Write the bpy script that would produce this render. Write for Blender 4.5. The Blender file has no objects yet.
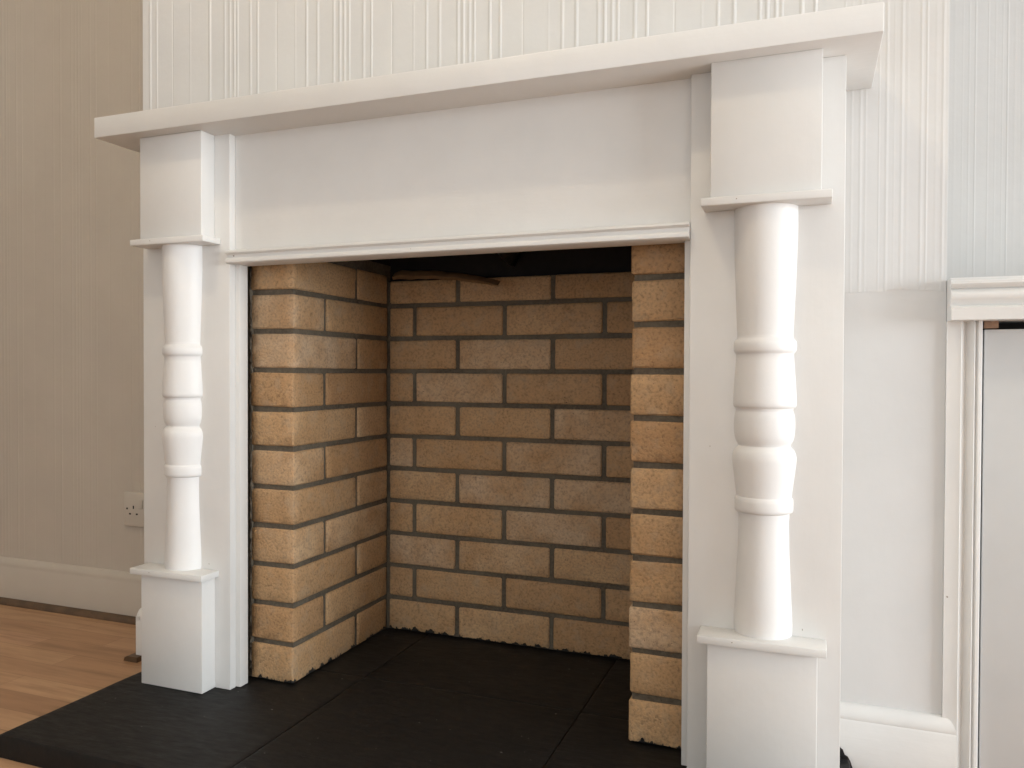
import bpy, bmesh, math, random
from mathutils import Vector, Matrix, noise

random.seed(7)
C = bpy.context.scene.collection
S = bpy.context.scene

# ------------------------------------------------------------------ materials
def new_mat(name):
    m = bpy.data.materials.new(name)
    m.use_nodes = True
    nt = m.node_tree
    b = nt.nodes['Principled BSDF']
    return m, nt, b

def obj_coord(nt, scale=(1, 1, 1)):
    tc = nt.nodes.new('ShaderNodeTexCoord')
    mp = nt.nodes.new('ShaderNodeMapping')
    mp.inputs['Scale'].default_value = scale
    nt.links.new(tc.outputs['Object'], mp.inputs['Vector'])
    return mp.outputs['Vector']

def noise_node(nt, vec, scale, detail=4, rough=0.55):
    n = nt.nodes.new('ShaderNodeTexNoise')
    n.inputs['Scale'].default_value = scale
    n.inputs['Detail'].default_value = detail
    n.inputs['Roughness'].default_value = rough
    nt.links.new(vec, n.inputs['Vector'])
    return n

def ramp(nt, fac, stops):
    r = nt.nodes.new('ShaderNodeValToRGB')
    els = r.color_ramp.elements
    while len(els) < len(stops):
        els.new(0.5)
    for e, (p, c) in zip(els, stops):
        e.position = p
        e.color = (*c, 1) if len(c) == 3 else c
    nt.links.new(fac, r.inputs['Fac'])
    return r

def mix(nt, fac, a, b, mode='MIX'):
    m = nt.nodes.new('ShaderNodeMix')
    m.data_type = 'RGBA'
    m.blend_type = mode
    if isinstance(fac, float):
        m.inputs[0].default_value = fac
    else:
        nt.links.new(fac, m.inputs[0])
    for i, v in ((6, a), (7, b)):
        if isinstance(v, tuple):
            m.inputs[i].default_value = (*v, 1)
        else:
            nt.links.new(v, m.inputs[i])
    return m.outputs[2]

def bump(nt, bsdf, heights, strength=0.3, dist=0.002):
    prev = None
    for h, s, d in heights:
        bn = nt.nodes.new('ShaderNodeBump')
        bn.inputs['Strength'].default_value = s
        bn.inputs['Distance'].default_value = d
        nt.links.new(h, bn.inputs['Height'])
        if prev is not None:
            nt.links.new(prev, bn.inputs['Normal'])
        prev = bn.outputs['Normal']
    nt.links.new(prev, bsdf.inputs['Normal'])

def paint(name, col, rough=0.4, brush=(1, 1, 1), bs=0.12, chips=0.0):
    m, nt, b = new_mat(name)
    v = obj_coord(nt)
    vb = obj_coord(nt, brush)
    n1 = noise_node(nt, v, 9, 3)
    n2 = noise_node(nt, vb, 130, 3)
    n3 = noise_node(nt, v, 38, 3)
    dk = tuple(c * 0.95 for c in col)
    c = ramp(nt, n1.outputs['Fac'], [(0.3, dk), (0.7, col)]).outputs['Color']
    if chips:
        nc = noise_node(nt, v, 75, 2, 0.4)
        msk = ramp(nt, nc.outputs['Fac'], [(0.0, (1, 1, 1)), (0.195, (1, 1, 1)), (0.205, (0, 0, 0)), (1, (0, 0, 0))])
        c = mix(nt, msk.outputs['Color'], c, (0.30, 0.26, 0.21))
    nt.links.new(c, b.inputs['Base Color'])
    b.inputs['Roughness'].default_value = rough
    bump(nt, b, [(n2.outputs['Fac'], bs, 0.0012), (n3.outputs['Fac'], bs * 1.2, 0.002)])
    return m

M = {}
M['gloss_x'] = paint('white gloss paint brushed sideways', (0.72, 0.71, 0.685), 0.36, (0.12, 1, 1), 0.16, 1)
M['gloss_z'] = paint('white gloss paint brushed upright', (0.72, 0.71, 0.685), 0.36, (1, 1, 0.12), 0.13, 1)
M['gloss'] = paint('white gloss paint on turning', (0.77, 0.762, 0.745), 0.46, (1, 1, 1), 0.10)
M['wall'] = paint('off white wall paint', (0.66, 0.655, 0.64), 0.62, (1, 1, 0.3), 0.12)
M['alcove_white'] = paint('white wall paint', (0.55, 0.545, 0.53), 0.6, (1, 1, 0.3), 0.10)
M['wall_dimmed'] = paint('wall paint toned for dim warm light', (0.53, 0.475, 0.405), 0.66, (1, 1, 0.3), 0.10)  # wall paint with the left side's dim warm light put into the colour
M['door_white'] = paint('white door paint', (0.63, 0.64, 0.64), 0.4, (1, 1, 0.1), 0.1)
M['ceiling'] = paint('white ceiling paint', (0.8, 0.8, 0.78), 0.8)
M['plastic'] = paint('white socket plastic', (0.56, 0.51, 0.44), 0.35, (1, 1, 1), 0.02)

def brick_mat():
    m, nt, b = new_mat('buff brick')
    v = obj_coord(nt)
    at = nt.nodes.new('ShaderNodeAttribute')
    at.attribute_name = 'tone'
    tone = ramp(nt, at.outputs['Fac'], [(0.0, (0.36, 0.205, 0.098)), (0.35, (0.46, 0.297, 0.157)),
                                        (0.7, (0.52, 0.345, 0.19)), (1.0, (0.54, 0.40, 0.27))])
    n1 = noise_node(nt, v, 14, 5)
    n2 = noise_node(nt, v, 210, 4)
    n3 = noise_node(nt, v, 260, 2, 0.5)
    n4 = noise_node(nt, v, 33, 4, 0.6)
    c = mix(nt, ramp(nt, n1.outputs['Fac'], [(0.3, (0, 0, 0)), (0.75, (1, 1, 1))]).outputs['Color'],
            tone.outputs['Color'], (0.41, 0.24, 0.11))
    c = mix(nt, 0.85, c, ramp(nt, n2.outputs['Fac'], [(0.25, (0.45, 0.45, 0.45)), (0.5, (1, 1, 1)), (0.8, (1.25, 1.2, 1.1))]).outputs['Color'], 'MULTIPLY')
    # dark iron flecks
    fl = ramp(nt, n3.outputs['Fac'], [(0.0, (1, 1, 1)), (0.25, (1, 1, 1)), (0.30, (0, 0, 0)), (1, (0, 0, 0))])
    c = mix(nt, fl.outputs['Color'], c, (0.10, 0.055, 0.03))
    # greyish smears of old mortar
    sm = ramp(nt, n4.outputs['Fac'], [(0.0, (0, 0, 0)), (0.52, (0, 0, 0)), (0.72, (0.5, 0.5, 0.5)), (1, (0.55, 0.55, 0.55))])
    c = mix(nt, sm.outputs['Color'], c, (0.40, 0.30, 0.20))
    # ragged edge where the hearth's black paint caught the lowest bricks
    sep = nt.nodes.new('ShaderNodeSeparateXYZ')
    nt.links.new(v, sep.inputs['Vector'])
    n5 = noise_node(nt, obj_coord(nt, (1, 1, 0.4)), 48, 4, 0.65)
    ma = nt.nodes.new('ShaderNodeMath'); ma.operation = 'MULTIPLY_ADD'
    nt.links.new(n5.outputs['Fac'], ma.inputs[0])
    ma.inputs[1].default_value = 0.05
    ma.inputs[2].default_value = -0.0215
    lt = nt.nodes.new('ShaderNodeMath'); lt.operation = 'LESS_THAN'
    nt.links.new(sep.outputs['Z'], lt.inputs[0])
    nt.links.new(ma.outputs[0], lt.inputs[1])
    c = mix(nt, lt.outputs[0], c, (0.012, 0.011, 0.010))
    nt.links.new(c, b.inputs['Base Color'])
    b.inputs['Roughness'].default_value = 0.75
    bump(nt, b, [(n2.outputs['Fac'], 0.5, 0.0025), (n3.outputs['Fac'], 0.35, 0.003)])
    return m
M['brick'] = brick_mat()

def mortar_mat():
    m, nt, b = new_mat('dark mortar')
    v = obj_coord(nt)
    n = noise_node(nt, v, 160, 4)
    n1 = noise_node(nt, v, 8, 3)
    c = ramp(nt, n.outputs['Fac'], [(0.3, (0.058, 0.044, 0.029)), (0.75, (0.13, 0.105, 0.074))]).outputs['Color']
    c = mix(nt, ramp(nt, n1.outputs['Fac'], [(0.35, (0, 0, 0)), (0.8, (0.6, 0.6, 0.6))]).outputs['Color'], c, (0.20, 0.175, 0.13))
    nt.links.new(c, b.inputs['Base Color'])
    b.inputs['Roughness'].default_value = 0.9
    bump(nt, b, [(n.outputs['Fac'], 0.6, 0.003)])
    return m
M['mortar'] = mortar_mat()

def plain(name, col, rough, ns=60, var=0.25, bs=0.2, bd=0.002, metal=0.0):
    m, nt, b = new_mat(name)
    v = obj_coord(nt)
    n = noise_node(nt, v, ns, 4)
    c = ramp(nt, n.outputs['Fac'], [(0.3, tuple(x * (1 - var) for x in col)), (0.7, tuple(min(1, x * (1 + var)) for x in col))])
    nt.links.new(c.outputs['Color'], b.inputs['Base Color'])
    b.inputs['Roughness'].default_value = rough
    b.inputs['Metallic'].default_value = metal
    bump(nt, b, [(n.outputs['Fac'], bs, bd)])
    return m
M['soot'] = plain('soot', (0.010, 0.009, 0.009), 0.85)
M['dark_sheet'] = plain('black crumpled plastic', (0.016, 0.019, 0.021), 0.3, 90, 0.3, 0.5, 0.004)
M['paper'] = plain('brown paper', (0.33, 0.20, 0.095), 0.8, 40, 0.15, 0.2, 0.001)
M['void'] = plain('dark cupboard inside', (0.02, 0.017, 0.014), 0.9)
M['bead'] = plain('dark wood beading', (0.10, 0.058, 0.03), 0.5, 30, 0.3)
M['raw_wood'] = plain('bare brown wood', (0.22, 0.13, 0.08), 0.6, 50, 0.3)
M['black_paint'] = plain('black paint', (0.012, 0.011, 0.011), 0.45, 120, 0.3, 0.4)

def slate_mat():
    m, nt, b = new_mat('black painted slate')
    v = obj_coord(nt)
    vs = obj_coord(nt, (1, 3.2, 1))
    n1 = noise_node(nt, v, 6, 4)
    n2 = noise_node(nt, vs, 26, 6, 0.6)
    n3 = noise_node(nt, v, 140, 2, 0.35)
    c = ramp(nt, n1.outputs['Fac'], [(0.3, (0.0045, 0.004, 0.0037)), (0.7, (0.008, 0.0072, 0.0065))]).outputs['Color']
    dust = ramp(nt, n3.outputs['Fac'], [(0, (0, 0, 0)), (0.795, (0, 0, 0)), (0.81, (1, 1, 1)), (1, (1, 1, 1))])
    c = mix(nt, dust.outputs['Color'], c, (0.35, 0.33, 0.30))
    nt.links.new(c, b.inputs['Base Color'])
    r = ramp(nt, n2.outputs['Fac'], [(0.3, (0.48, 0.48, 0.48)), (0.7, (0.66, 0.66, 0.66))])
    nt.links.new(r.outputs['Color'], b.inputs['Roughness'])
    b.inputs['Specular IOR Level'].default_value = 0.3
    bump(nt, b, [(n2.outputs['Fac'], 0.35, 0.004)])
    return m
M['slate'] = slate_mat()

def floor_mat():
    m, nt, b = new_mat('light oak laminate strips')
    v = obj_coord(nt)
    br = nt.nodes.new('ShaderNodeTexBrick')
    br.inputs['Scale'].default_value = 1.0
    br.inputs['Brick Width'].default_value = 0.42
    br.inputs['Row Height'].default_value = 0.064
    br.inputs['Mortar Size'].default_value = 0.0006
    br.inputs['Mortar Smooth'].default_value = 0.3
    br.inputs['Bias'].default_value = 0.0
    br.inputs['Color1'].default_value = (0, 0, 0, 1)
    br.inputs['Color2'].default_value = (1, 1, 1, 1)
    br.inputs['Mortar'].default_value = (0.5, 0.5, 0.5, 1)
    br.offset = 0.37
    br.offset_frequency = 2
    nt.links.new(v, br.inputs['Vector'])
    base = ramp(nt, br.outputs['Color'], [(0.0, (0.36, 0.20, 0.105)), (0.4, (0.44, 0.255, 0.135)), (0.75, (0.53, 0.325, 0.18)), (1.0, (0.46, 0.265, 0.15))])
    vg = obj_coord(nt, (0.09, 1, 1))
    g = noise_node(nt, vg, 55, 5, 0.6)
    gr = ramp(nt, g.outputs['Fac'], [(0.3, (0.60, 0.55, 0.50)), (0.55, (1, 1, 1)), (0.8, (1.1, 1.08, 1.04))])
    c = mix(nt, 0.8, base.outputs['Color'], gr.outputs['Color'], 'MULTIPLY')
    g2 = noise_node(nt, obj_coord(nt, (0.2, 1, 1)), 9, 3)
    c = mix(nt, ramp(nt, g2.outputs['Fac'], [(0.4, (0, 0, 0)), (0.75, (0.6, 0.6, 0.6))]).outputs['Color'], c, (0.35, 0.195, 0.105))
    c = mix(nt, br.outputs['Fac'], c, (0.22, 0.12, 0.06))
    nt.links.new(c, b.inputs['Base Color'])
    b.inputs['Roughness'].default_value = 0.42
    bump(nt, b, [(g.outputs['Fac'], 0.06, 0.001)])
    return m
M['floor'] = floor_mat()

# ------------------------------------------------------------------ mesh helpers
def link(name, bm, mat, parent=None, smooth=None):
    """finish a bmesh given in world coordinates: origin at its own centre, parented to its thing"""
    bm.normal_update()
    xs = [v.co.x for v in bm.verts]; ys = [v.co.y for v in bm.verts]; zs = [v.co.z for v in bm.verts]
    c = Vector(((min(xs) + max(xs)) / 2, (min(ys) + max(ys)) / 2, min(zs)))
    bmesh.ops.translate(bm, verts=bm.verts, vec=-c)
    me = bpy.data.meshes.new(name)
    bm.to_mesh(me); bm.free()
    mats = mat if isinstance(mat, (list, tuple)) else [mat]
    for k in mats:
        me.materials.append(M[k])
    if smooth:
        for p in me.polygons:
            p.use_smooth = True
        me.set_sharp_from_angle(angle=math.radians(smooth))
    o = bpy.data.objects.new(name, me)
    C.objects.link(o)
    if parent is not None:
        p, q = parent, Vector((0, 0, 0))
        while p is not None:
            q += p.location
            p = p.parent
        o.parent = parent
        o.location = c - q
    else:
        o.location = c
    return o

def box(bm, x0, x1, y0, y1, z0, z1, bev=0.0, seg=2, jit=0.0, mi=0):
    vs = [bm.verts.new((x, y, z)) for x in (x0, x1) for y in (y0, y1) for z in (z0, z1)]
    if jit:
        for v in vs:
            v.co += Vector((random.uniform(-jit, jit), random.uniform(-jit, jit), random.uniform(-jit, jit)))
    q = [(0, 1, 3, 2), (4, 6, 7, 5), (0, 4, 5, 1), (2, 3, 7, 6), (0, 2, 6, 4), (1, 5, 7, 3)]
    fs = [bm.faces.new([vs[i] for i in f]) for f in q]
    for f in fs:
        f.material_index = mi
    if bev:
        es = list({e for f in fs for e in f.edges})
        r = bmesh.ops.bevel(bm, geom=es, offset=bev, segments=seg, affect='EDGES', profile=0.5)
        fs = list({f for f in r['faces']} | {f for f in fs if f.is_valid})
        for f in fs:
            f.material_index = mi
    return fs

def boxobj(name, mat, parent, *a, bev=0.0, **k):
    bm = bmesh.new()
    box(bm, *a, bev=bev, **k)
    return link(name, bm, mat, parent, 40 if bev else None)

def prism(bm, prof, axis, a0, a1, mi=0):
    """extrude a closed 2D profile along an axis; prof in the two other axes, in xyz order"""
    def P(u, v, a):
        return {'x': (a, u, v), 'y': (u, a, v), 'z': (u, v, a)}[axis]
    r0 = [bm.verts.new(P(u, v, a0)) for u, v in prof]
    r1 = [bm.verts.new(P(u, v, a1)) for u, v in prof]
    n = len(prof)
    for i in range(n):
        j = (i + 1) % n
        bm.faces.new((r0[i], r0[j], r1[j], r1[i])).material_index = mi
    bm.faces.new(r0).material_index = mi
    bm.faces.new(list(reversed(r1))).material_index = mi
    bmesh.ops.recalc_face_normals(bm, faces=bm.faces)

def structure(o, kind='structure'):
    o['kind'] = kind
    return o

def thing(name, loc, label, cat, group=None):
    o = bpy.data.objects.new(name, None)
    o.empty_display_size = 0.05
    C.objects.link(o)
    o.location = loc
    o['label'] = label
    o['category'] = cat
    if group:
        o['group'] = group
    return o

# ------------------------------------------------------------------ key dimensions (metres, camera foot at x=y=0, hearth top z=0)
FZ = -0.039            # floor
CEIL = 2.66
YB = 1.193             # front of the surround's boards
YC = 1.347             # front of the chimney breast
YA = 1.545             # alcove walls
YP = 1.256             # front of the brick piers
YK = 1.6134            # brick back of the recess
CX0, CX1 = -1.378, 0.190

# ------------------------------------------------------------------ the room
bm = bmesh.new(); box(bm, -3.5, 3.8, -1.7, 1.75, FZ - 0.08, FZ)
structure(link('floor', bm, 'floor'))
bm = bmesh.new(); box(bm, -3.5, 3.8, -1.7, 1.75, CEIL, CEIL + 0.08)
structure(link('ceiling', bm, 'ceiling'))
bm = bmesh.new(); box(bm, -3.6, -3.5, -1.8, 1.75, FZ, CEIL)
structure(link('wall_left', bm, 'wall_dimmed'))
# rear wall behind the camera, with an opening added for the fill light
VX0, VX1, VZ0, VZ1 = -1.5, 0.1, 0.2, 1.7
bm = bmesh.new()
box(bm, -3.6, VX0, -1.8, -1.7, FZ, CEIL)
box(bm, VX1, 3.9, -1.8, -1.7, FZ, CEIL)
box(bm, VX0, VX1, -1.8, -1.7, FZ, VZ0)
box(bm, VX0, VX1, -1.8, -1.7, VZ1, CEIL)
structure(link('wall_rear', bm, 'wall'))
# right wall with the window opening that lights the room
WY0, WY1, WZ0, WZ1 = -0.8, 1.25, 0.15, 1.5
bm = bmesh.new()
box(bm, 3.8, 3.9, -1.7, WY0, FZ, CEIL)
box(bm, 3.8, 3.9, WY1, 1.75, FZ, CEIL)
box(bm, 3.8, 3.9, WY0, WY1, FZ, WZ0)
box(bm, 3.8, 3.9, WY0, WY1, WZ1, CEIL)
structure(link('wall_right', bm, 'wall'))

# embossed wallpaper: ridges (offset, height, half width) in a repeat of 0.268 m
REP = 0.268
RIDGES = [(0.0, 0.9, 0.0022), (0.026, 1.0, 0.0024), (0.065, 1.0, 0.0022), (0.077, 1.1, 0.0022), (0.089, 1.1, 0.0022),
          (0.099, 0.8, 0.002), (0.130, 1.0, 0.0024), (0.149, 0.9, 0.002), (0.195, -0.6, 0.0014), (0.24, 0.3, 0.0018)]
def paper_profile(x0, x1, phase, h):
    pts = []
    if phase > 0:                        # finer, closer ribs on the paper right of the surround
        rnd = random.Random(int(phase * 1000))
        x = x0 + 0.006
        while x < x1 - 0.006:
            w = rnd.uniform(0.0010, 0.0017)
            a = h * rnd.choice((0.35, 0.6, 1.0, 1.0))
            pts += [(x - 1.9 * w, 0), (x, a), (x + 1.9 * w, 0)]
            x += rnd.choice((0.0075, 0.0095, 0.0105, 0.0125, 0.019))
        return [(x0, 0)] + pts + [(x1, 0)]
    k0 = int((x0 - phase) // REP) - 1
    k1 = int((x1 - phase) // REP) + 2
    for k in range(k0, k1):
        rnd = random.Random(k * 31 + int(phase * 1000))
        for off, a, w in RIDGES:
            x = phase + k * REP + off + rnd.uniform(-0.0015, 0.0015)
            a = a * rnd.uniform(0.75, 1.15)
            if x - 2.5 * w > x0 + 0.002 and x + 2.5 * w < x1 - 0.002:
                if pts and x - 2 * w <= pts[-1][0]:
                    continue
                pts += [(x - 1.7 * w, 0), (x - w * 0.6, a * h * 0.8), (x, a * h), (x + w * 0.6, a * h * 0.8), (x + 1.7 * w, 0)]
    return [(x0, 0)] + pts + [(x1, 0)]

def papered(bm, x0, x1, y, z0, z1, phase, h, base=0.0012, zlow=None):
    """ridged wallpaper layer in front of plane y (towards -y)"""
    prof = paper_profile(x0, x1, phase, h)
    if zlow is None:
        zlow = lambda x: z0
    lo = [bm.verts.new((x, y - base - d, zlow(x))) for x, d in prof]
    hi = [bm.verts.new((x, y - base - d, z1)) for x, d in prof]
    lob = [bm.verts.new((x, y, zlow(x))) for x, d in prof]
    for i in range(len(prof) - 1):
        bm.faces.new((lo[i], lo[i + 1], hi[i + 1], hi[i]))
        bm.faces.new((lob[i], lob[i + 1], lo[i + 1], lo[i]))
    a, b = bm.verts.new((x0, y, z1)), bm.verts.new((x1, y, z1))
    bm.faces.new((lob[0], lo[0], hi[0], a))
    bm.faces.new((lo[-1], lob[-1], b, hi[-1]))

# chimney breast: smooth plaster below, papered above
bm = bmesh.new()
box(bm, CX0, -1.06, YC, YA + 0.2, FZ, 1.035)
box(bm, -0.13, CX1, YC, YA + 0.2, FZ, 1.035)
box(bm, CX0, CX1, YC, YC + 0.02, 1.035, CEIL)
box(bm, CX0, CX0 + 0.02, YC + 0.02, YA + 0.2, 1.035, CEIL)
box(bm, CX1 - 0.02, CX1, YC + 0.02, YA + 0.2, 1.035, CEIL)
def crack(x):
    if x < -0.3:
        return 0.0
    return 0.7255 + 0.0016 * math.sin(x * 61) - 0.0009 * math.sin(x * 140) - 0.05 * max(0, x - 0.15)
papered(bm, CX0 + 0.0005, -1.2215, YC, 0.15, CEIL, -1.2194, 0.0010)
papered(bm, -1.2215, 0.04, YC, 1.05, CEIL, -1.2194, 0.0010)
papered(bm, 0.04, CX1 - 0.0005, YC, 0.7, CEIL, 0.05, 0.00042, 0.0006, crack)
structure(link('wall_chimney_breast', bm, 'wall'))

bm = bmesh.new()
box(bm, -3.5, CX0 + 0.02, YA, YA + 0.1, FZ, CEIL)
papered(bm, -3.45, CX0, YA, FZ + 0.08, CEIL, -1.62, 0.0006)
structure(link('wall_alcove_left', bm, 'wall_dimmed'))
bm = bmesh.new()
box(bm, CX1 - 0.02, 3.8, YA, YA + 0.1, FZ, CEIL)
papered(bm, CX1, 3.78, YA, 0.5, CEIL, 0.08, 0.0003)
structure(link('wall_alcove_right', bm, 'alcove_white'))

def skirting_profile(yw, zb, zt, t=0.017):
    return [(yw, zb), (yw - t, zb), (yw - t, zt - 0.024), (yw - t + 0.002, zt - 0.021), (yw - t + 0.001, zt - 0.017),
            (yw - t + 0.005, zt - 0.008), (yw - t + 0.010, zt - 0.002), (yw - t + 0.014, zt), (yw, zt)]
bm = bmesh.new(); prism(bm, skirting_profile(YA, -0.0235, 0.083), 'x', -3.5, CX0)
structure(link('baseboard_left', bm, 'wall_dimmed', None, 50))
bm = bmesh.new(); prism(bm, skirting_profile(YC, FZ + 0.012, 0.072), 'x', -1.386, -1.2215)
box(bm, -1.3862, CX0 + 0.001, YC - 0.0168, YA - 0.03, FZ + 0.012, 0.058)
structure(link('baseboard_chimney', bm, 'gloss_x', None, 50))
bm = bmesh.new()
pr = skirting_profile(YC, FZ, 0.080, 0.018)
prism(bm, pr, 'x', 0.0435, 0.1985)
# mitred return round the corner of the chimney breast
n = len(pr)
a = [bm.verts.new((0.1985, u, v)) for u, v in pr]
b = [bm.verts.new((0.1925 + (YC - u) * 0.9, u, v)) for u, v in pr]
for i in range(n):
    bm.faces.new((a[i], a[(i + 1) % n], b[(i + 1) % n], b[i]))
bm.faces.new(list(reversed(b)))
bmesh.ops.remove_doubles(bm, verts=bm.verts, dist=0.00005)
bmesh.ops.recalc_face_normals(bm, faces=bm.faces)
sk = structure(link('baseboard_right', bm, 'gloss_x', None, 40))
# black hearth paint slopped over the broken end of the skirting
bm = bmesh.new()
rnd = random.Random(5)
pts = [(0.0432, -0.036), (0.069, -0.036), (0.0675, -0.02), (0.063, -0.006), (0.059, 0.002), (0.0545, 0.004), (0.0515, 0.012), (0.0478, 0.0145), (0.0455, 0.022), (0.0432, 0.026)]
prism(bm, [(x, z) for x, z in pts], 'y', YC - 0.0196, YC - 0.0176)
o = link('paint_spill', bm, 'black_paint', sk)
o['label'] = 'black paint slopped on the broken skirting end'
# beading between skirting and laminate
bm = bmesh.new()
yb = YA - 0.017
prism(bm, [(YA, FZ), (yb - 0.014, FZ), (yb - 0.013, FZ + 0.008), (yb - 0.007, FZ + 0.014), (YA, FZ + 0.016)], 'x', -3.5, -1.395)
structure(link('trim_1', bm, 'bead', None, 50))
bm = bmesh.new()
prism(bm, [(-1.408, FZ), (-1.405, FZ + 0.008), (-1.398, FZ + 0.0115), (-1.37, FZ + 0.0115), (-1.37, FZ)], 'y', YC - 0.03, YA - 0.03)
structure(link('trim_2', bm, 'bead', None, 50))

# window frame in the right wall (out of the photo, lights the room)
bm = bmesh.new()
for (y0, y1, z0, z1) in ((WY0, WY1, WZ0, WZ0 + 0.06), (WY0, WY1, WZ1 - 0.06, WZ1), (WY0, WY0 + 0.06, WZ0 + 0.06, WZ1 - 0.06),
                         (WY1 - 0.06, WY1, WZ0 + 0.06, WZ1 - 0.06)):
    box(bm, 3.83, 3.88, y0, y1, z0, z1, 0.004)
structure(link('window_1', bm, 'gloss', None, 40))

bm = bmesh.new()
for (x0, x1, z0, z1) in ((VX0, VX1, VZ0, VZ0 + 0.06), (VX0, VX1, VZ1 - 0.06, VZ1), (VX0, VX0 + 0.06, VZ0 + 0.06, VZ1 - 0.06),
                         (VX1 - 0.06, VX1, VZ0 + 0.06, VZ1 - 0.06)):
    box(bm, x0, x1, -1.78, -1.73, z0, z1, 0.004)
structure(link('rear_fill_window', bm, 'gloss', None, 40))  # unseen frame, added around the rear fill light

# ------------------------------------------------------------------ hearth
hearth = thing('hearth', (-0.593, 1.26, FZ), 'low black slate hearth slab in front of and inside the brick fireplace', 'hearth')
hx = [-1.246, -0.8135, -0.375, 0.062]
hy = [0.911, 1.342, 1.66]
bm = bmesh.new(); box(bm, hx[0] + 0.001, hx[3] - 0.001, hy[0] + 0.001, hy[1], FZ, -0.012); box(bm, -1.054, -0.136, hy[1], hy[2], FZ, -0.012)
link('hearth_bed', bm, 'black_paint', hearth)
for i in range(3):
    for j in range(2):
        x0, x1, y0, y1 = hx[i], hx[i + 1], hy[j], hy[j + 1]
        if j == 1:
            x0, x1 = max(x0, -1.055), min(x1, -0.135)
        bm = bmesh.new()
        ztop = random.uniform(-0.0004, 0.0)
        nx, ny = 24, 24
        def slab_z(x, y):
            return ztop + 0.0007 * noise.noise(Vector((x * 9, y * 22, 0.3))) - 0.0003
        g = 0.0007
        X0, X1, Y0, Y1 = x0 + (g if i else 0), x1 - (g if i < 2 else 0), y0 + (g if j else 0), y1 - (g if j < 1 else 0)
        grid = []
        us = [0, 0.006, 0.02] + [k / nx for k in range(1, nx)] + [0.98, 0.994, 1]
        for u in us:
            row = []
            for w in us:
                x, y = X0 + u * (X1 - X0), Y0 + w * (Y1 - Y0)
                e = min(x - X0, X1 - x, y - Y0, Y1 - y)
                ob = 0.0055 if ((i == 0 and x - X0 == e) or (i == 2 and X1 - x == e) or (j == 0 and y - Y0 == e)) else 0.0012
                dz = ob * max(0, 1 - e / 0.004) ** 2
                row.append(bm.verts.new((x, y, slab_z(x, y) - dz)))
            grid.append(row)
        N = len(us)
        for p in range(N - 1):
            for q in range(N - 1):
                bm.faces.new((grid[p][q], grid[p + 1][q], grid[p + 1][q + 1], grid[p][q + 1]))
        ring = [grid[p][0] for p in range(N)] + [grid[N - 1][q] for q in range(1, N)] + [grid[p][N - 1] for p in range(N - 2, -1, -1)] + [grid[0][q] for q in range(N - 2, 0, -1)]
        zb = FZ + 0.001
        low = [bm.verts.new((v.co.x, v.co.y, zb + 0.0015 * noise.noise(Vector((v.co.x * 40, v.co.y * 40, 2))))) for v in ring]
        for p in range(len(ring)):
            q = (p + 1) % len(ring)
            bm.faces.new((ring[q], ring[p], low[p], low[q]))
        link('hearth_slab', bm, 'slate', hearth, 50)

# ------------------------------------------------------------------ brick lining
lining = thing('brick_lining', (-0.593, 1.43, 0.0), 'buff brick fireback and side piers lining the fireplace opening', 'brickwork')
J = 0.005
def brick(bm, lay, x0, x1, y0, y1, z0, z1, tone=None):
    """one brick with worn arrises: a subdivided block whose edges are pulled in unevenly"""
    t = random.random() if tone is None else tone
    lo, hi = (x0, y0, z0), (x1, y1, z1)
    ns = [max(3, round((hi[a] - lo[a]) / 0.011)) for a in range(3)]
    seed = Vector((random.uniform(0, 50), random.uniform(0, 50), random.uniform(0, 50)))
    skew = [random.uniform(-0.0009, 0.0009) for _ in range(4)]
    cache = {}
    def V(i, j, k):
        key = (i, j, k)
        if key in cache:
            return cache[key]
        idx = (i, j, k)
        p = Vector()
        for a in range(3):
            n = ns[a]
            u = idx[a] / n
            if idx[a] == 1: u = 0.0028 / (hi[a] - lo[a])
            if idx[a] == n - 1: u = 1 - 0.0028 / (hi[a] - lo[a])
            p[a] = lo[a] + u * (hi[a] - lo[a])
        onf = [a for a in range(3) if idx[a] in (0, ns[a])]
        q = p * 75 + seed
        nz = noise.noise(q)
        n2 = noise.noise(p * 190 + seed)
        amt = (0.0004 * nz if len(onf) == 1 else 0.0013 + 0.0011 * nz + 0.0009 * n2)
        if len(onf) == 3:
            amt += 0.0006
        for a in onf:
            p[a] += amt if idx[a] == 0 else -amt
        p.z += skew[0] * (i / ns[0] - 0.5) * 2 + skew[1] * (j / ns[1] - 0.5)
        p.y += skew[2] * (k / ns[2] - 0.5)
        p.x += skew[3] * (k / ns[2] - 0.5)
        cache[key] = bm.verts.new(p)
        return cache[key]
    fs = []
    nx, ny, nz_ = ns
    for a, (b, c) in ((0, (1, 2)), (1, (0, 2)), (2, (0, 1))):
        for side in (0, ns[a]):
            for m in range(ns[b]):
                for n in range(ns[c]):
                    def I(mm, nn):
                        r = [0, 0, 0]; r[a] = side; r[b] = mm; r[c] = nn
                        return V(*r)
                    quad = [I(m, n), I(m + 1, n), I(m + 1, n + 1), I(m, n + 1)]
                    flip = (side == 0) ^ (a == 1)
                    if flip:
                        quad.reverse()
                    fs.append(bm.faces.new(quad))
    for f in fs:
        f[lay] = t
def rows():
    for k in range(11):
        yield k, (0.0022 if k == 0 else 0.075 * k + J), 0.075 * (k + 1) - J

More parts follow.
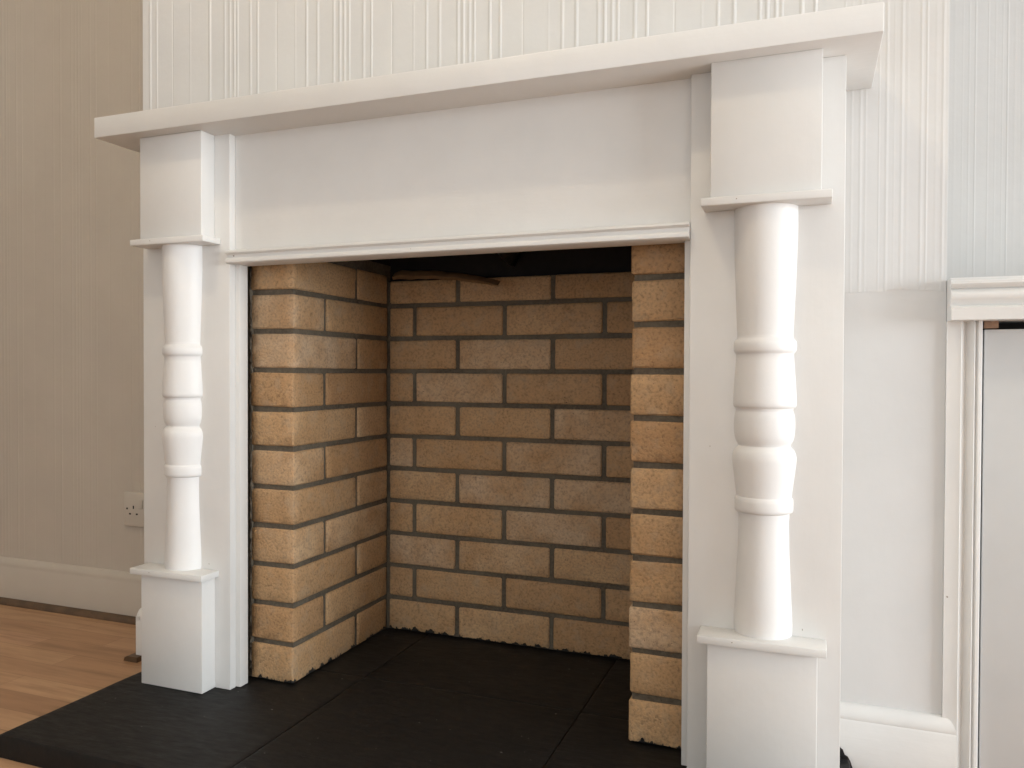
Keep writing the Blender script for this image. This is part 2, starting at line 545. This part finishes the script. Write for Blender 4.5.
def pier(x_in, sgn):
    """sgn=+1: left pier, inner face looks towards +x"""
    bm = bmesh.new(); lay = bm.faces.layers.float.new('tone')
    def xs(a, b):
        return (min(a, b), max(a, b))
    for k, z0, z1 in rows():
        off = random.uniform(-0.001, 0.001)
        xo = x_in - sgn * 0.0985
        if k % 2 == 0:
            spans = [(YP, 1.4767), (1.4867, YK - 0.002)]
        else:
            spans = [(YP, 1.3579), (1.3679, YK - 0.002)]
        for i, (y0, y1) in enumerate(spans):
            a, b = xs(x_in + off, xo if i == 0 else x_in - sgn * 0.09)
            brick(bm, lay, a, b, y0 + off * (i == 0), y1, z0, z1)
    o = link('brick_pier', bm, 'brick', lining, 45)
    bm = bmesh.new()
    a, b = xs(x_in - sgn * 0.004, x_in - sgn * 0.138)
    box(bm, a, b, YP + 0.005, YK + 0.02, 0.0012, 0.845)
    m = link('mortar', bm, 'mortar', o)
    return o
pl = pier(-0.9175, 1)
pr_ = pier(-0.2705, -1)
# rough mortar squeezed out behind the left board
bm = bmesh.new()
NZ, NA = 260, 8
ringv = []
for i in range(NZ + 1):
    z = 0.004 + i * 0.79 / NZ
    cxr = -1.0168 + 0.0016 * noise.noise(Vector((z * 30, 1.0, 0)))
    rr = []
    for k in range(NA):
        a = 2 * math.pi * k / NA
        d = Vector((math.cos(a), math.sin(a), 0))
        r = 0.0034 + 0.0030 * noise.noise(Vector((z * 110, d.x * 1.5, d.y * 1.5))) + 0.0016 * noise.noise(Vector((z * 300, d.x * 3, d.y * 3 + 7)))
        rr.append(bm.verts.new((cxr + d.x * max(0.0008, r), YP + 0.003 + d.y * max(0.0008, r), z)))
    ringv.append(rr)
for i in range(NZ):
    for k in range(NA):
        q = (k + 1) % NA
        bm.faces.new((ringv[i][k], ringv[i][q], ringv[i + 1][q], ringv[i + 1][k]))
bm.faces.new(list(reversed(ringv[0]))); bm.faces.new(ringv[-1])
link('mortar_crust', bm, 'mortar', pl, 60)

bm = bmesh.new(); lay = bm.faces.layers.float.new('tone')
for k, z0, z1 in rows():
    js = [-0.9125, -0.7409, -0.5176, -0.29] if k % 2 == 0 else [-0.9125, -0.849, -0.6279, -0.4036, -0.29]
    if k == 10:
        z1 = 0.8065
    for i in range(len(js) - 1):
        off = random.uniform(-0.0012, 0.0012)
        brick(bm, lay, js[i] + (J if i else 0.0), js[i + 1] - J, YK + off, YK + 0.09, z0, z1)
fb = link('fireback', bm, 'brick', lining, 45)
bm = bmesh.new(); box(bm, -0.93, -0.26, YK + 0.004, YK + 0.09, 0.0012, 0.806)
link('mortar', bm, 'mortar', fb)
# sooty throat above the bricks
bm = bmesh.new()
X0, X1, Y0, Y1, Z0, Z1 = -0.93, -0.258, 1.29, YK + 0.05, 0.8065, 0.995
box(bm, X0, X1, YK + 0.02, YK + 0.09, Z0 + 0.001, Z1)
box(bm, X0 - 0.05, X0 + 0.006, Y0, YK + 0.09, 0.825, Z1)
box(bm, X1 - 0.006, X1 + 0.05, Y0, YK + 0.09, 0.825, Z1)
box(bm, X0 - 0.05, X1 + 0.05, 1.2335, Y0, 0.822, Z1)
box(bm, X0 - 0.05, X1 + 0.05, Y0 - 0.02, YK + 0.09, Z1, Z1 + 0.03)
o = link('flue_throat', bm, 'soot', lining)
o['label'] = 'soot black flue opening above the bricks'

# crumpled dark sheet pushed up the flue
bm = bmesh.new()
nx, ny = 60, 22
grid = []
for i in range(nx + 1):
    row = []
    for j in range(ny + 1):
        u, w = i / nx, j / ny
        x = -0.905 + u * 0.615
        y = 1.335 + w * 0.262
        p = Vector((x * 13, y * 13, 1.7))
        q = Vector((x * 42, y * 42, 5.1))
        z = 0.846 + 0.03 * w + 0.026 * noise.noise(p) + 0.010 * abs(noise.noise(q)) + 0.012 * max(0, u - 0.55) - 0.056 * math.exp(-((x + 0.60) / 0.022) ** 2) * max(0, (w - 0.55) / 0.45)
        row.append(bm.verts.new((x, y, z)))
    grid.append(row)
for i in range(nx):
    for j in range(ny):
        bm.faces.new((grid[i][j], grid[i][j + 1], grid[i + 1][j + 1], grid[i + 1][j]))
ret = bmesh.ops.solidify(bm, geom=bm.faces[:], thickness=0.0015)
o = link('crumpled_sheet', bm, 'dark_sheet', None, 60)
o['label'] = 'black crumpled sheet stuffed into the flue above the bricks'
o['category'] = 'sheet'

# torn brown paper sagging along the top of the fireback
bm = bmesh.new()
N = 40
rowsv = []
for i in range(N + 1):
    u = i / N
    x = -0.895 + u * 0.283
    zlow = 0.8085 - 0.002 * u - 0.0295 * u ** 2.2 + 0.002 * noise.noise(Vector((u * 9, 0, 0)))
    h = 0.0100 * (1 - u) ** 0.7 + 0.0030
    if u < 0.06:
        h *= 0.6 + u * 6
    yb_ = 1.598 - 0.058 * u ** 1.5
    prof = []
    for t in range(9):
        s = t / 8
        prof.append((yb_ - 0.006 * math.sin(s * math.pi * 0.5) + 0.05 * max(0, s - 0.7), zlow + h * s + 0.03 * max(0, s - 0.7)))
    rowsv.append([bm.verts.new((x, y, z)) for y, z in prof])
for i in range(N):
    for t in range(8):
        bm.faces.new((rowsv[i][t], rowsv[i][t + 1], rowsv[i + 1][t + 1], rowsv[i + 1][t]))
bmesh.ops.solidify(bm, geom=bm.faces[:], thickness=0.0008)
o = link('brown_paper', bm, 'paper', None, 60)
o['label'] = 'torn brown paper edge sagging along the top of the brick fireback'
o['category'] = 'paper'

# ------------------------------------------------------------------ white fire surround
sur = thing('fire_surround', (-0.593, 1.25, 0.0), 'white painted wooden fire surround with mantel shelf and turned half columns', 'fireplace')
# mantel shelf, very slightly uneven like hand-painted timber
bm = bmesh.new()
box(bm, -1.2755, 0.0845, 1.128, YC, 1.039, 1.0775, 0.0018)
link('mantel_shelf', bm, 'gloss_x', sur, 40)

SIDES = {'left': (-1.2215, -1.0130, -1.1935, -1.0475, -1.2065, -1.0335, -1.1205),
         'right': (-0.1690, 0.0425, -0.1365, 0.0118, -0.1485, 0.0255, -0.0620)}
PROF = [(0.834, .0430), (0.80, .0432), (0.765, .0424), (0.7175, .0408), (0.68, .0392), (0.6526, .0381), (0.6485, .0382),
        (0.6465, .0392), (0.6445, .0415), (0.641, .0427), (0.636, .0430), (0.631, .0427), (0.628, .0415), (0.6262, .0398),
        (0.6252, .0392), (0.615, .0397), (0.60, .0407), (0.5877, .0416), (0.57, .0427), (0.556, .0433), (0.5515, .0431), (0.5490, .0420),
        (0.5478, .0398), (0.5450, .0386), (0.5425, .0392), (0.540, .0402), (0.535, .0411), (0.528, .0416), (0.5212, .0417), (0.513, .0413), (0.506, .0404), (0.501, .0391), (0.4975, .0375),
        (0.4955, .0360), (0.4935, .0356), (0.4922, .0364), (0.4905, .0382), (0.4875, .0408), (0.483, .0426), (0.4776, .0437), (0.472, .0436), (0.465, .0429),
        (0.4502, .0412), (0.436, .0395), (0.4228, .0380), (0.4205, .0379), (0.4195, .0388), (0.4175, .0398), (0.413, .0401), (0.404, .0401), (0.4005, .0397), (0.3985, .0385),
        (0.3972, .0352), (0.385, .0346), (0.3713, .0347), (0.345, .0353), (0.3131, .0366), (0.28, .0382), (0.255, .0394), (0.2398, .0400), (0.23, .0399), (0.223, .0394)]
AX = 1.2005
def column(cx):
    bm = bmesh.new()
    seg = 40
    rings = []
    for z, r in PROF:
        r *= 1.025
        d = AX - YB - 0.0006
        a = math.acos(min(1, d / r))      # half angle seen in front of the board
        rings.append([bm.verts.new((cx + r * math.sin(-a + 2 * a * k / seg), AX - r * math.cos(-a + 2 * a * k / seg), z)) for k in range(seg + 1)])
    for i in range(len(rings) - 1):
        for k in range(seg):
            bm.faces.new((rings[i][k], rings[i + 1][k], rings[i + 1][k + 1], rings[i][k + 1]))
        bm.faces.new((rings[i][seg], rings[i + 1][seg], rings[i + 1][0], rings[i][0]))
    bm.faces.new(rings[0]); bm.faces.new(list(reversed(rings[-1])))
    bmesh.ops.recalc_face_normals(bm, faces=bm.faces)
    return bm

for side, (bx0, bx1, px0, px1, sx0, sx1, cx) in SIDES.items():
    # flat board with its return to the wall
    bm = bmesh.new()
    box(bm, bx0, bx1, YB, 1.209, 0.0, 1.039, 0.0012)
    if side == 'left':
        box(bm, bx0, bx0 + 0.016, 1.209, YC, 0.0, 1.039)
    else:
        box(bm, bx1 - 0.016, bx1, 1.209, YC, 0.0, 1.039)
    link('side_board', bm, 'gloss_z', sur, 40)
    boxobj('capital_block', 'gloss_z', sur, px0, px1, 1.158, YB, 0.8455, 1.039, bev=0.0015)
    boxobj('capital_shelf', 'gloss_x', sur, sx0, sx1, 1.146, YB, 0.834, 0.8455, bev=0.0016)
    link('column', column(cx), 'gloss', sur, 38)
    boxobj('plinth_shelf', 'gloss_x', sur, sx0 - (0.003 if side == 'left' else 0.001), sx1 - (0.005 if side == 'left' else 0.002), 1.146, YB, 0.2113, 0.223, bev=0.0016)
    bm = bmesh.new()
    box(bm, px0, px1, 1.158, YB, 0.0005, 0.2113, 0.0015)
    link('plinth_block', bm, 'gloss_z', sur, 40)

boxobj('frieze_panel', 'gloss_x', sur, -1.025, -0.155, 1.209, 1.232, 0.799, 1.039)
# bottom slips lining the opening
for x0, x1 in ((-1.035, -1.0030), (-0.1795, -0.15)):
    bm = bmesh.new()
    box(bm, x0, x1, 1.209, 1.2315, 0.001, 0.799, 0.0012)
    link('jamb_slip', bm, 'gloss_z', sur, 40)
bm = bmesh.new()
prism(bm, [(1.2085, .8205), (1.1830, .8205), (1.1805, .8190), (1.1800, .8160), (1.1820, .8140), (1.1855, .8130), (1.1865, .8100), (1.1855, .8070),
           (1.1825, .8055), (1.1810, .8030), (1.1820, .7985), (1.1855, .7965), (1.2305, .7970), (1.2305, .799), (1.2085, .799)], 'x', -1.0130, -0.1694)
link('frieze_moulding', bm, 'gloss_x', sur, 45)

# ------------------------------------------------------------------ socket
sock = thing('wall_socket', (-1.61, YA, 0.185), 'white plastic wall socket low on the left alcove wall, half hidden by the fire surround', 'socket')
SX0, SX1, SZ0, SZ1 = -1.638, -1.492, 0.203, 0.290
ys = YA - 0.002
bm = bmesh.new(); box(bm, SX0, SX1, ys - 0.0095, ys, SZ0, SZ1, 0.003, 3)
link('plate', bm, 'plastic', sock, 40)
for c in (-1.6048, -1.5255):
    bm = bmesh.new()
    yf = ys - 0.0098
    cz = 0.2375
    box(bm, c - 0.002, c + 0.002, yf, yf + 0.001, cz + 0.0105, cz + 0.0185)
    box(bm, c - 0.0145, c - 0.0080, yf, yf + 0.001, cz - 0.0025 - 0.002, cz - 0.0025 + 0.002)
    box(bm, c + 0.0080, c + 0.0145, yf, yf + 0.001, cz - 0.0025 - 0.002, cz - 0.0025 + 0.002)
    link('pin_holes', bm, 'void', sock)
for c in (-1.6254, -1.5046):
    bm = bmesh.new()
    bmesh.ops.create_cone(bm, cap_ends=True, segments=16, radius1=0.0026, radius2=0.0026, depth=0.0012, matrix=Matrix.Translation((c, ys - 0.0098, 0.2480)) @ Matrix.Rotation(math.pi / 2, 4, 'X'))
    link('fixing_screw', bm, 'void', sock)
for c in (-1.5795, -1.5505):
    bm = bmesh.new()
    box(bm, c - 0.006, c + 0.006, ys - 0.0128, ys - 0.0094, 0.250, 0.272, 0.0015)
    link('rocker_switch', bm, 'plastic', sock, 40)

# ------------------------------------------------------------------ cupboard in the right alcove
cup = thing('alcove_cupboard', (0.6, 1.44, FZ), 'white built-in cupboard with moulded cornice in the right-hand alcove', 'cupboard')
AXL = 0.1902
bm = bmesh.new()
yf = 1.340
prism(bm, [(AXL, 1.365), (AXL, yf), (AXL + 0.016, yf), (AXL + 0.019, yf - 0.001), (AXL + 0.0215, yf + 0.002), (AXL + 0.0265, yf + 0.006), (AXL + 0.0305, yf + 0.003), (AXL + 0.0325, yf - 0.001),
           (AXL + 0.036, yf - 0.003), (AXL + 0.0375, yf + 0.001), (AXL + 0.0395, yf + 0.004), (AXL + 0.042, yf), (AXL + 0.046, yf + 0.0005), (AXL + 0.0475, yf + 0.003), (AXL + 0.0475, 1.365)], 'z', FZ, 0.6765)
link('architrave', bm, 'gloss_z', cup, 40)
bm = bmesh.new()
yc = 1.302
prism(bm, [(1.40, .676), (yc, .676), (yc - 0.0005, .6935), (yc + 0.003, .6955), (yc + 0.0105, .697), (yc + 0.0095, .7005), (yc + 0.0045, .7055), (yc + 0.003, .711),
           (yc + 0.0045, .716), (yc + 0.0095, .7195), (yc + 0.013, .722), (yc + 0.0065, .7245), (yc + 0.004, .729), (yc + 0.0055, .7325), (yc + 0.012, .7345), (yc + 0.013, .7385), (1.40, .7385)], 'x', 0.1905, 1.2)
link('cornice_moulding', bm, 'gloss_x', cup, 40)
boxobj('top_board', 'gloss_x', cup, AXL, 1.2, 1.40, YA - 0.003, .715, .7385)
bm = bmesh.new()
box(bm, 0.2412, 0.78, 1.349, 1.364, FZ + 0.004, 0.664, 0.0015)
link('cupboard_door', bm, 'door_white', cup, 40)
bm = bmesh.new()
box(bm, 0.782, 1.2, 1.345, 1.364, FZ + 0.004, 0.676, 0.001)
link('face_panel', bm, 'gloss_z', cup, 40)
bm = bmesh.new()
box(bm, 0.235, 1.19, 1.42, 1.53, FZ, 0.70)
box(bm, AXL, 0.235, 1.366, 1.53, FZ, 0.70)
link('carcass', bm, 'void', cup)
boxobj('wood_packer', 'raw_wood', cup, 0.2395, 0.258, 1.343, 1.36, 0.6655, 0.6758)

# ------------------------------------------------------------------ light
def area(name, loc, target, sx, sy, energy, col):
    l = bpy.data.lights.new(name, 'AREA')
    l.shape = 'RECTANGLE'; l.size = sx; l.size_y = sy
    l.energy = energy; l.color = col
    o = bpy.data.objects.new(name, l); C.objects.link(o)
    o.location = loc
    d = Vector(target) - Vector(loc)
    o.rotation_euler = d.to_track_quat('-Z', 'Y').to_euler()
    return o
area('window_daylight', (3.825, (WY0 + WY1) / 2, (WZ0 + WZ1) / 2), (-1, (WY0 + WY1) / 2, (WZ0 + WZ1) / 2), WY1 - WY0 - 0.14, WZ1 - WZ0 - 0.14, 160, (0.88, 0.945, 1.0))
area('rear_fill_light', ((VX0 + VX1) / 2, -1.72, (VZ0 + VZ1) / 2), ((VX0 + VX1) / 2, 5, (VZ0 + VZ1) / 2), VX1 - VX0 - 0.14, VZ1 - VZ0 - 0.14, 12, (0.92, 0.965, 1.0))  # unseen frontal fill, added to brighten the faces towards the camera
l = bpy.data.lights.new('ceiling_lamp', 'POINT'); l.energy = 24; l.color = (1.0, 0.83, 0.60); l.shadow_soft_size = 0.045
o = bpy.data.objects.new('ceiling_lamp', l); C.objects.link(o); o.location = (-0.80, 0.29, 2.55)

w = bpy.data.worlds.new('World'); S.world = w; w.use_nodes = True
w.node_tree.nodes['Background'].inputs['Color'].default_value = (0.8, 0.9, 1, 1)
w.node_tree.nodes['Background'].inputs['Strength'].default_value = 0.6

# ------------------------------------------------------------------ camera
F, YAW, PITCH, ROLL, H = 790.8226, 0.3612, 0.0141, 0.0038, 0.5968
cy, sy, cp, sp, cr, sr = math.cos(YAW), math.sin(YAW), math.cos(PITCH), math.sin(PITCH), math.cos(ROLL), math.sin(ROLL)
r = Vector((cy, sy, 0)); f = Vector((-sy * cp, cy * cp, -sp)); u = r.cross(f)
r2 = r * cr + u * sr; u2 = u * cr - r * sr
cam = bpy.data.cameras.new('camera')
cam.sensor_fit = 'HORIZONTAL'; cam.sensor_width = 36; cam.lens = F / 1024 * 36
cam.clip_start = 0.02
co = bpy.data.objects.new('camera', cam); C.objects.link(co)
m = Matrix((( r2.x, u2.x, -f.x, 0), (r2.y, u2.y, -f.y, 0), (r2.z, u2.z, -f.z, H), (0, 0, 0, 1)))
co.matrix_world = m
S.camera = co

S.view_settings.view_transform = 'Standard'
S.view_settings.look = 'None'
S.view_settings.gamma = 1
S.view_settings.use_curve_mapping = False
S.view_settings.exposure = 0.0
S.cycles.use_denoising = True
S.cycles.max_bounces = 8
S.cycles.diffuse_bounces = 5
